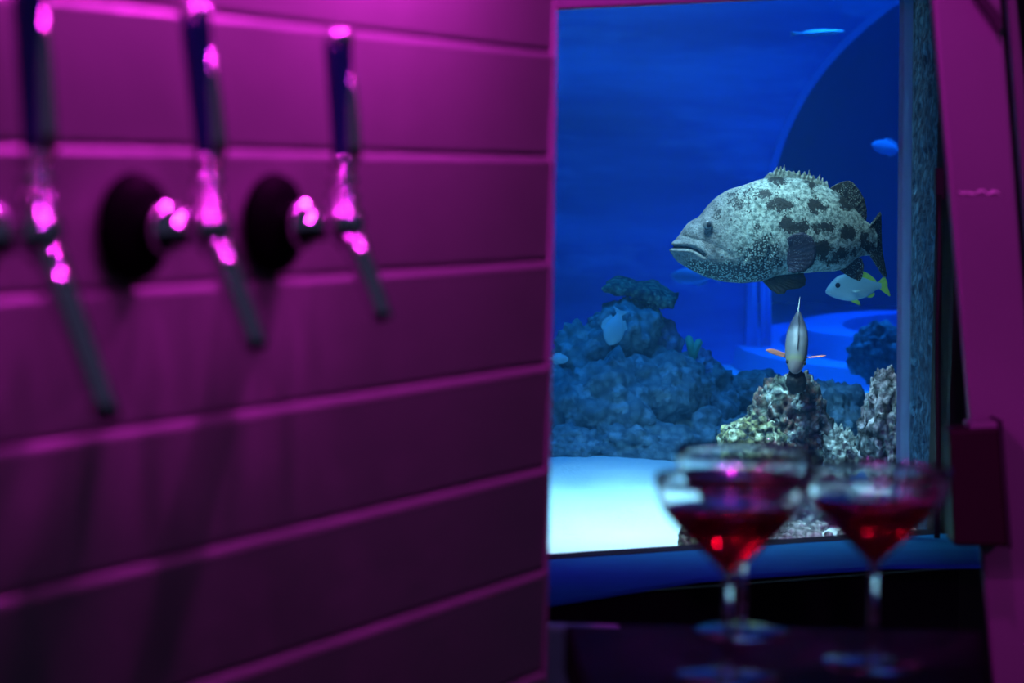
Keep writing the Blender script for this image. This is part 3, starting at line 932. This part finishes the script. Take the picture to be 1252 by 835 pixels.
# local +X runs from snout to tail; pointed up and away from the viewer
xs_ = np.array([0, 4, 12, 24, 40, 60, 80, 100, 112, 120], float)
ft = np.array([2, 7, 13, 19, 24, 26, 22, 13, 8, 7], float); fb = -np.array([2, 6, 11, 16, 21, 23, 18, 10, 6, 6], float)
fw = np.array([4.5, 9, 13, 16.5, 18.5, 19, 17, 12, 7, 4], float)
loft('body', xs_, ft, fb, fw, M['small_fish'], sf, FSc, nst=80, seg=40, sm=3)
fin('dorsal_fin', [(30, 20), (60, 25), (95, 15), (108, 9)], [(36, 28), (60, 32), (90, 24), (112, 14)], M['small_fish'], sf, FSc, n=36, thick=1.2, rays=9, ripple=.4)
fin('tail_fin', [(116, 6), (116, 0), (116, -6)], [(142, 18), (138, 0), (142, -18)], M['silver_fin'], sf, FSc, n=24, thick=1.2, rays=6, ripple=.3)
fin('anal_fin', [(75, -18), (95, -11), (108, -7)], [(82, -28), (98, -24), (112, -14)], M['orange_fin'], sf, FSc, n=20, thick=1.0, rays=5, ripple=.3)
for sgn in (-1, 1):
    pf = fin('pectoral_fin', [(0, 4), (0, -4)], [(24, 5), (33, 1), (34, -1), (24, -4)], M['orange_fin'], sf, FSc, n=20, thick=1.0, rays=4, ripple=.3)
    pf.location = (34 * FSc, sgn * 17 * FSc, -2 * FSc)
    # fin's own x axis points sideways and slightly back
    pf.rotation_euler = (math.radians(50), 0, math.radians(90 * sgn + (-14 if sgn > 0 else 14)))
    e = lathe('eye', [(0, -3.2), (2.8, -2.0), (3.8, 0), (2.8, 2.0), (0, 3.2)], M['sponge'], sf, 16, 'Y')
    for v in e.data.vertices: v.co *= FSc
    e.location = (17 * FSc, sgn * 13.6 * FSc, 5.5 * FSc)
xa = Vector((0.10, 0.62, 0.78)).normalized()        # snout -> tail in the world
za = (Vector((0, -0.78, 0.62)) - xa * xa.dot(Vector((0, -0.78, 0.62)))).normalized()
ya = za.cross(xa)
sf.matrix_world = Matrix.Translation(P(972, 456, FD)) @ Matrix((xa, ya, za)).transposed().to_4x4()

# --- simple distant fish, hazy in the water, and one light streak built fish-shaped
def far_fish(px, py, d, length_px, label, name, mat, rot=0.0, tall=0.42, flip=1, yaw=0.0):
    s = length_px * d / FPX / 100.0
    o = empty(name, P(px, py, d), (0, rot, math.radians(yaw)))
    tag(o, label, 'fish')
    xs_ = np.array([-50, -46, -36, -20, 0, 20, 32, 38], float)
    h = np.array([1, 10, 20, 26, 25, 15, 8, 7], float) * tall / 0.42 * 0.8
    loft('body', xs_ * 1.0, h, -h, np.array([1, 5, 9, 12, 12, 7, 4, 3], float), mat, o, s, nst=40, seg=28, sm=3)
    k = tall / 0.42
    fin('tail_fin', [(35, 6 * k), (35, 0), (35, -6 * k)], [(52, 17 * k), (47, 0), (52, -17 * k)], mat, o, s, n=20, mrows=4, thick=1.5, rays=4, ripple=.4)
    fin('dorsal_fin', [(-20, 19 * k), (0, 19 * k), (22, 10 * k)], [(-14, 27 * k), (4, 28 * k), (28, 16 * k)], mat, o, s, n=20, mrows=4, thick=1.5, rays=4, ripple=.4)
    fin('anal_fin', [(-2, -18 * k), (22, -10 * k)], [(6, -26 * k), (28, -15 * k)], mat, o, s, n=16, mrows=4, thick=1.5, rays=4, ripple=.4)
    if flip < 0: o.scale = (-1, 1, 1)
    return o


M['pale_fish'] = plain('pale_fish_skin', (0.50, 0.66, 0.68), 0.6, var=0.15, scale=60)
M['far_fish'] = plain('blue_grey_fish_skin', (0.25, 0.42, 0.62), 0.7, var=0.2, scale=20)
far_fish(752, 400, 4.72, 46, 'pale oval fish hovering head down before the reef mound', 'tang', M['pale_fish'], rot=math.radians(-70), tall=0.62, yaw=25)
far_fish(682, 439, 4.7, 26, 'small lilac fish beside the end of the bar wall', 'damselfish', M['pale_fish'], tall=0.45, flip=-1)
far_fish(850, 338, 6.2, 60, 'hazy blue fish seen below the grouper chin', 'trevally', M['far_fish'], tall=0.34)
far_fish(1086, 181, 6.6, 42, 'hazy blue fish by the tunnel arch beside the window post', 'trevally', M['far_fish'], tall=0.40, rot=0.2)
far_fish(1000, 40, 6.2, 66, 'slender pale streak of reflected light near the top of the tank', 'reflection_streak', M['pale_fish'], tall=0.10, flip=-1, rot=-0.06)  # streak of reflected light, given a slim fish shape

# ------------------------------------------------------------------ beer taps on the bar wall
HAND = [Vector((0, 0, 0))]


def beer_tap(s, label, spout_len, lean, handle_top, rise=0.0):
    t = empty('beer_tap', W(s, 0.0, 1.459 + rise), (0, 0, RZ))
    tag(t, label, 'beer tap', 'beer taps on the boarded wall')
    # local: x along wall, -y out of the wall, z up
    Y = lambda v: -v
    lathe('rosette', [(0, Y(0.001)), (0.034, Y(0.001)), (0.0355, Y(0.005)), (0.033, Y(0.011)), (0.022, Y(0.016)), (0.016, Y(0.018)), (0, Y(0.018))], M['blackplastic'], t, 48, 'Y')
    sh = lathe('shank', [(0, Y(0.016)), (0.012, Y(0.016)), (0.012, Y(0.022)), (0.0165, Y(0.023)), (0.0165, Y(0.034)), (0.011, Y(0.036)), (0.0095, Y(0.058)), (0, Y(0.058))], M['chrome'], t, 32, 'Y')
    bd = lathe('faucet_body', [(0, -0.017)] + [(0.0155 * math.cos(a), 0.0155 * math.sin(a)) for a in [math.radians(-80 + 14 * i) for i in range(10)]] + [(0.0098, 0.014), (0.0115, 0.0155), (0.0115, 0.019), (0.0085, 0.021), (0, 0.021)], M['chrome'], t, 36, 'Z', (0, Y(0.060), 0.002))
    pts = [(0, Y(0.060), -0.004), (0, Y(0.070), -0.014)]
    for k in range(1, 7):
        q = k / 6
        pts.append((0, Y(0.070 + 0.46 * spout_len * q), -0.014 - spout_len * q))
    tube('spout', pts, [0.0095, 0.0095] + [0.0088 - 0.0018 * k / 6 for k in range(1, 7)], M['chrome'], t, 24)
    fe = lathe('ferrule', [(0, 0.022), (0.0070, 0.022), (0.0070, 0.026), (0.0095, 0.027), (0.0102, 0.030), (0.0095, 0.033), (0.0078, 0.035), (0.0078, 0.039), (0.0095, 0.041), (0.0100, 0.0435), (0.0095, 0.046), (0, 0.046)], M['chrome'], t, 28, 'Z', (0, Y(0.060), 0.0))
    # handle: slim paddle, mirrored dark blue put into its colour, metal spine outside
    z0, z1 = 0.045, handle_top
    bm = bmesh.new(); rows = []
    for k in range(13):
        q = k / 12
        wdt = 0.0066 + 0.0036 * q; thk = 0.0058 + 0.0016 * q
        yy = Y(0.060 - lean * q)
        rows.append([bm.verts.new((wdt * math.cos(a) * 1.0, yy + thk * 1.3 * math.sin(a), z0 + (z1 - z0) * q)) for a in [2 * math.pi * i / 20 for i in range(20)]])
    for a, b in zip(rows, rows[1:]):
        for i in range(20): bm.faces.new([a[i], a[(i + 1) % 20], b[(i + 1) % 20], b[i]])
    bm.faces.new(rows[0]); bm.faces.new(list(reversed(rows[-1])))
    h = frombm('handle', bm, M['handle_blue'], t, True)
    e = tube('spine', [(0.0015, Y(0.060 - lean * q + 0.0068 + 0.0014 * q), z0 + (z1 - z0) * q) for q in [0, .15, .3, .45, .6, .75]], [0.0058, 0.0058, 0.0054, 0.005, 0.0038, 0.0014], M['chrome'], h, 16)
    cp = lathe('cap', [(0, 0), (0.0100, 0), (0.0108, 0.003), (0.0100, 0.006), (0.0070, 0.009), (0, 0.0105)], M['chrome'], h, 28, 'Z', (0, Y(0.060 - lean), z1 - 0.001))
    return t


beer_tap(-0.796, 'chrome beer tap with the longest spout and dark blue handle', 0.088, 0.006, 0.150)
beer_tap(-0.624, 'middle chrome beer tap with dark blue handle', 0.060, 0.010, 0.1325)
beer_tap(-0.458, 'chrome beer tap closest to the aquarium with dark blue handle', 0.050, 0.005, 0.1255)

# ------------------------------------------------------------------ counter and cocktail glasses
HC = 1.5 - 0.358
cl, cb = PL(712, 835, HC), PL(690, 763, HC)
dirn = (cl - cb)
cr, crf = PL(1202, 771, HC), PL(1213, 835, HC)
rdir = crf - cr
ct = prism('bar_counter', [cb, cb + dirn * 4, cr + rdir * 4, cr], (0, 0, -0.04), M['counter'], None, 0.003)
ctr = empty('bar_counter', cb + dirn * 2 + Vector((0.25, 0, -HC)))
ct.name = 'counter_top'; ctr.name = 'bar_counter'
ct.parent = ctr; ct.matrix_parent_inverse = Matrix.Translation(-ctr.location)
base = prism('cabinet', [p + Vector((0, 0, -0.041)) for p in (cb + Vector((0.02, -0.03, 0)), cb + dirn * 3.9 + Vector((0.02, 0, 0)), cr + rdir * 3.9 + Vector((-0.02, 0, 0)), cr + Vector((-0.02, -0.03, 0)))], (0, 0, -(HC - 0.041)), M['black'])
base.parent = ctr; base.matrix_parent_inverse = Matrix.Translation(-ctr.location)
tag(ctr, 'black bar counter under the cocktail glasses', 'counter')
# steel cabinet side beyond the counter
bs = prism('steel_cabinet', [P(655, 767, 2.35), P(760, 769, 2.35), P(760, 769, 2.35) - Vector((0, 0, 0.9)), P(655, 767, 2.35) - Vector((0, 0, 0.9))], (0, 0.03, 0), M['steel'], None, 0.004)
zb = min((bs.matrix_world @ v.co).z for v in bs.data.vertices)
for v in bs.data.vertices:
    if v.co.z < 0.8: v.co.z = 0.0
tag(bs, 'pale blue steel cabinet standing between the bar wall and counter', 'cabinet')

BOWL_O = [(0.0035, 0.074), (0.0060, 0.0765), (0.0130, 0.0835), (0.0250, 0.0950), (0.0370, 0.1060), (0.0465, 0.1170), (0.0515, 0.1270), (0.0535, 0.1370), (0.0540, 0.1430)]


def cocktail(px, py_rim, label, fill):
    d = 0.2157 * FPX / (py_rim - 205)
    p = PL(px, 205 + 0.358 / d * FPX, HC)
    t = empty('cocktail_glass', (p.x, p.y, HC))
    tag(t, label, 'cocktail glass', 'red cocktails on the black counter')
    th = 0.0011
    inner = [(max(r - th * 1.1, 0.0), z + (0.0022 if r < 0.02 else 0.0004)) for r, z in BOWL_O]
    prof = BOWL_O + [(0.0537, 0.1437)] + list(reversed(inner)) + [(0, inner[0][1])]
    bo = lathe('bowl', [(0, 0.0739)] + prof, M['glass'], t, 64)
    # drink: follows the inner wall, a hair inside it
    zs = np.linspace(inner[0][1] + 0.0008, fill, 12)
    ir = np.interp(zs, [z for r, z in inner], [r for r, z in inner])
    lathe('drink', [(0, zs[0])] + [(max(r - 0.0003, 0.0005), z) for r, z in zip(ir, zs)] + [(0, fill)], M['drink'], t, 64)
    lathe('stem', [(0, 0.0038), (0.0060, 0.0038), (0.0042, 0.008), (0.0034, 0.016), (0.0031, 0.040), (0.0032, 0.062), (0.0042, 0.071), (0.0036, 0.0738), (0, 0.0738)], M['glass'], t, 32)
    lathe('foot', [(0, 0.0004), (0.0360, 0.0004), (0.0368, 0.0012), (0.0360, 0.0019), (0.0200, 0.0026), (0.0075, 0.0036), (0, 0.0037)], M['glass'], t, 56)
    return t


cocktail(889, 581, 'red cocktail in stemmed glass overlapping the glass behind it', 0.121)
cocktail(907, 548, 'red cocktail in stemmed glass mostly hidden behind another glass', 0.121)
cocktail(1066, 571, 'red cocktail in stemmed glass standing apart by the slanted pillar', 0.120)

# ------------------------------------------------------------------ slanted pillar and its fittings
PD = 2.6
pl = prism('pillar_1', [P(1137, -40, PD), P(1221, -40, PD), P(1296, 900, PD), P(1221, 900, PD)], (0, 0.02, 0), M['pillar'], None, 0.004)
tag(pl, 'slanted satin pillar washed in magenta light', 'pillar', kind='structure')
p2 = prism('pillar_2', [P(1229, -40, PD + 0.05), P(1240, -40, PD + 0.05), P(1330, 900, PD + 0.05), P(1304, 900, PD + 0.05)], (0, 0.02, 0), M['pillar'], None, 0.003)
tag(p2, 'narrow slanted strip pillar beside the wide one', 'pillar', kind='structure')
br = prism('brace_bar', [P(1188, -12, PD - 0.02), P(1198, -12, PD - 0.02), P(1226, 22, PD - 0.02), P(1222, 40, PD - 0.02), P(1214, 24, PD - 0.02)], (0, 0.015, 0), M['rubber'])
tag(br, 'dark diagonal brace bar across the top of the slanted pillar', 'brace')

bx = empty('control_box', P(1198, 596, 2.55))
tag(bx, 'dark box mounted on the slanted pillar beside the right glass', 'box')
loc = bx.location
pp = lambda x, y, d: P(x, y, d) - loc
prism('housing', [pp(1161, 526, 2.549), pp(1224, 523, 2.549), pp(1234, 669, 2.549), pp(1167, 668, 2.549)], (0, 0.05, 0), M['box'], bx, 0.004)
prism('lid', [pp(1186, 518, 2.553), pp(1221, 516, 2.553), pp(1222, 524, 2.553), pp(1187, 526, 2.553)], (0, 0.04, 0), M['pillar'], bx, 0.001)
prism('side_flange', [pp(1221, 514, 2.545), pp(1226, 514, 2.545), pp(1238, 671, 2.545), pp(1233, 671, 2.545)], (0, 0.05, 0), M['rubber'], bx, 0.001)
lathe('latch', [(0, 0), (0.004, 0), (0.006, 0.004), (0.006, 0.010), (0, 0.011)], M['rubber'], bx, 20, 'Y', pp(1158, 592, 2.56))

# cable from a junction knob down beside the window
cb_ = empty('hanging_cable', P(1149, 232, 3.35))
tag(cb_, 'thin dark cable hanging from a clip beside the window', 'cable')
o_ = cb_.location
tube('cord', [P(1148 - 2.0 * k / 10 + 0.8 * math.sin(k), 238 + 42 * k, 3.36) - o_ for k in range(11)], 0.0042, M['rubber'], cb_, 10)
prism('clip', [P(1145, 205, 3.36) - o_, P(1156, 205, 3.36) - o_, P(1156, 244, 3.36) - o_, P(1145, 244, 3.36) - o_], (0, 0.02, 0), M['rubber'], cb_, 0.002)

# glint of reflecting scratches on the pillar, built as a thin pale strip
random.seed(3)
pts = [P(1172 + 5.2 * k, 236 + random.uniform(-3, 3), PD - 0.0015) for k in range(11)]
fo = tube('glint_strip', pts, [0.0004, 0.0012, 0.0007, 0.0014, 0.0006, 0.0013, 0.0008, 0.0009, 0.0017, 0.0012, 0.0003], M['glint'], None, 8)
tag(fo, 'pale crinkled strip standing for a glint on the slanted pillar', 'glint')
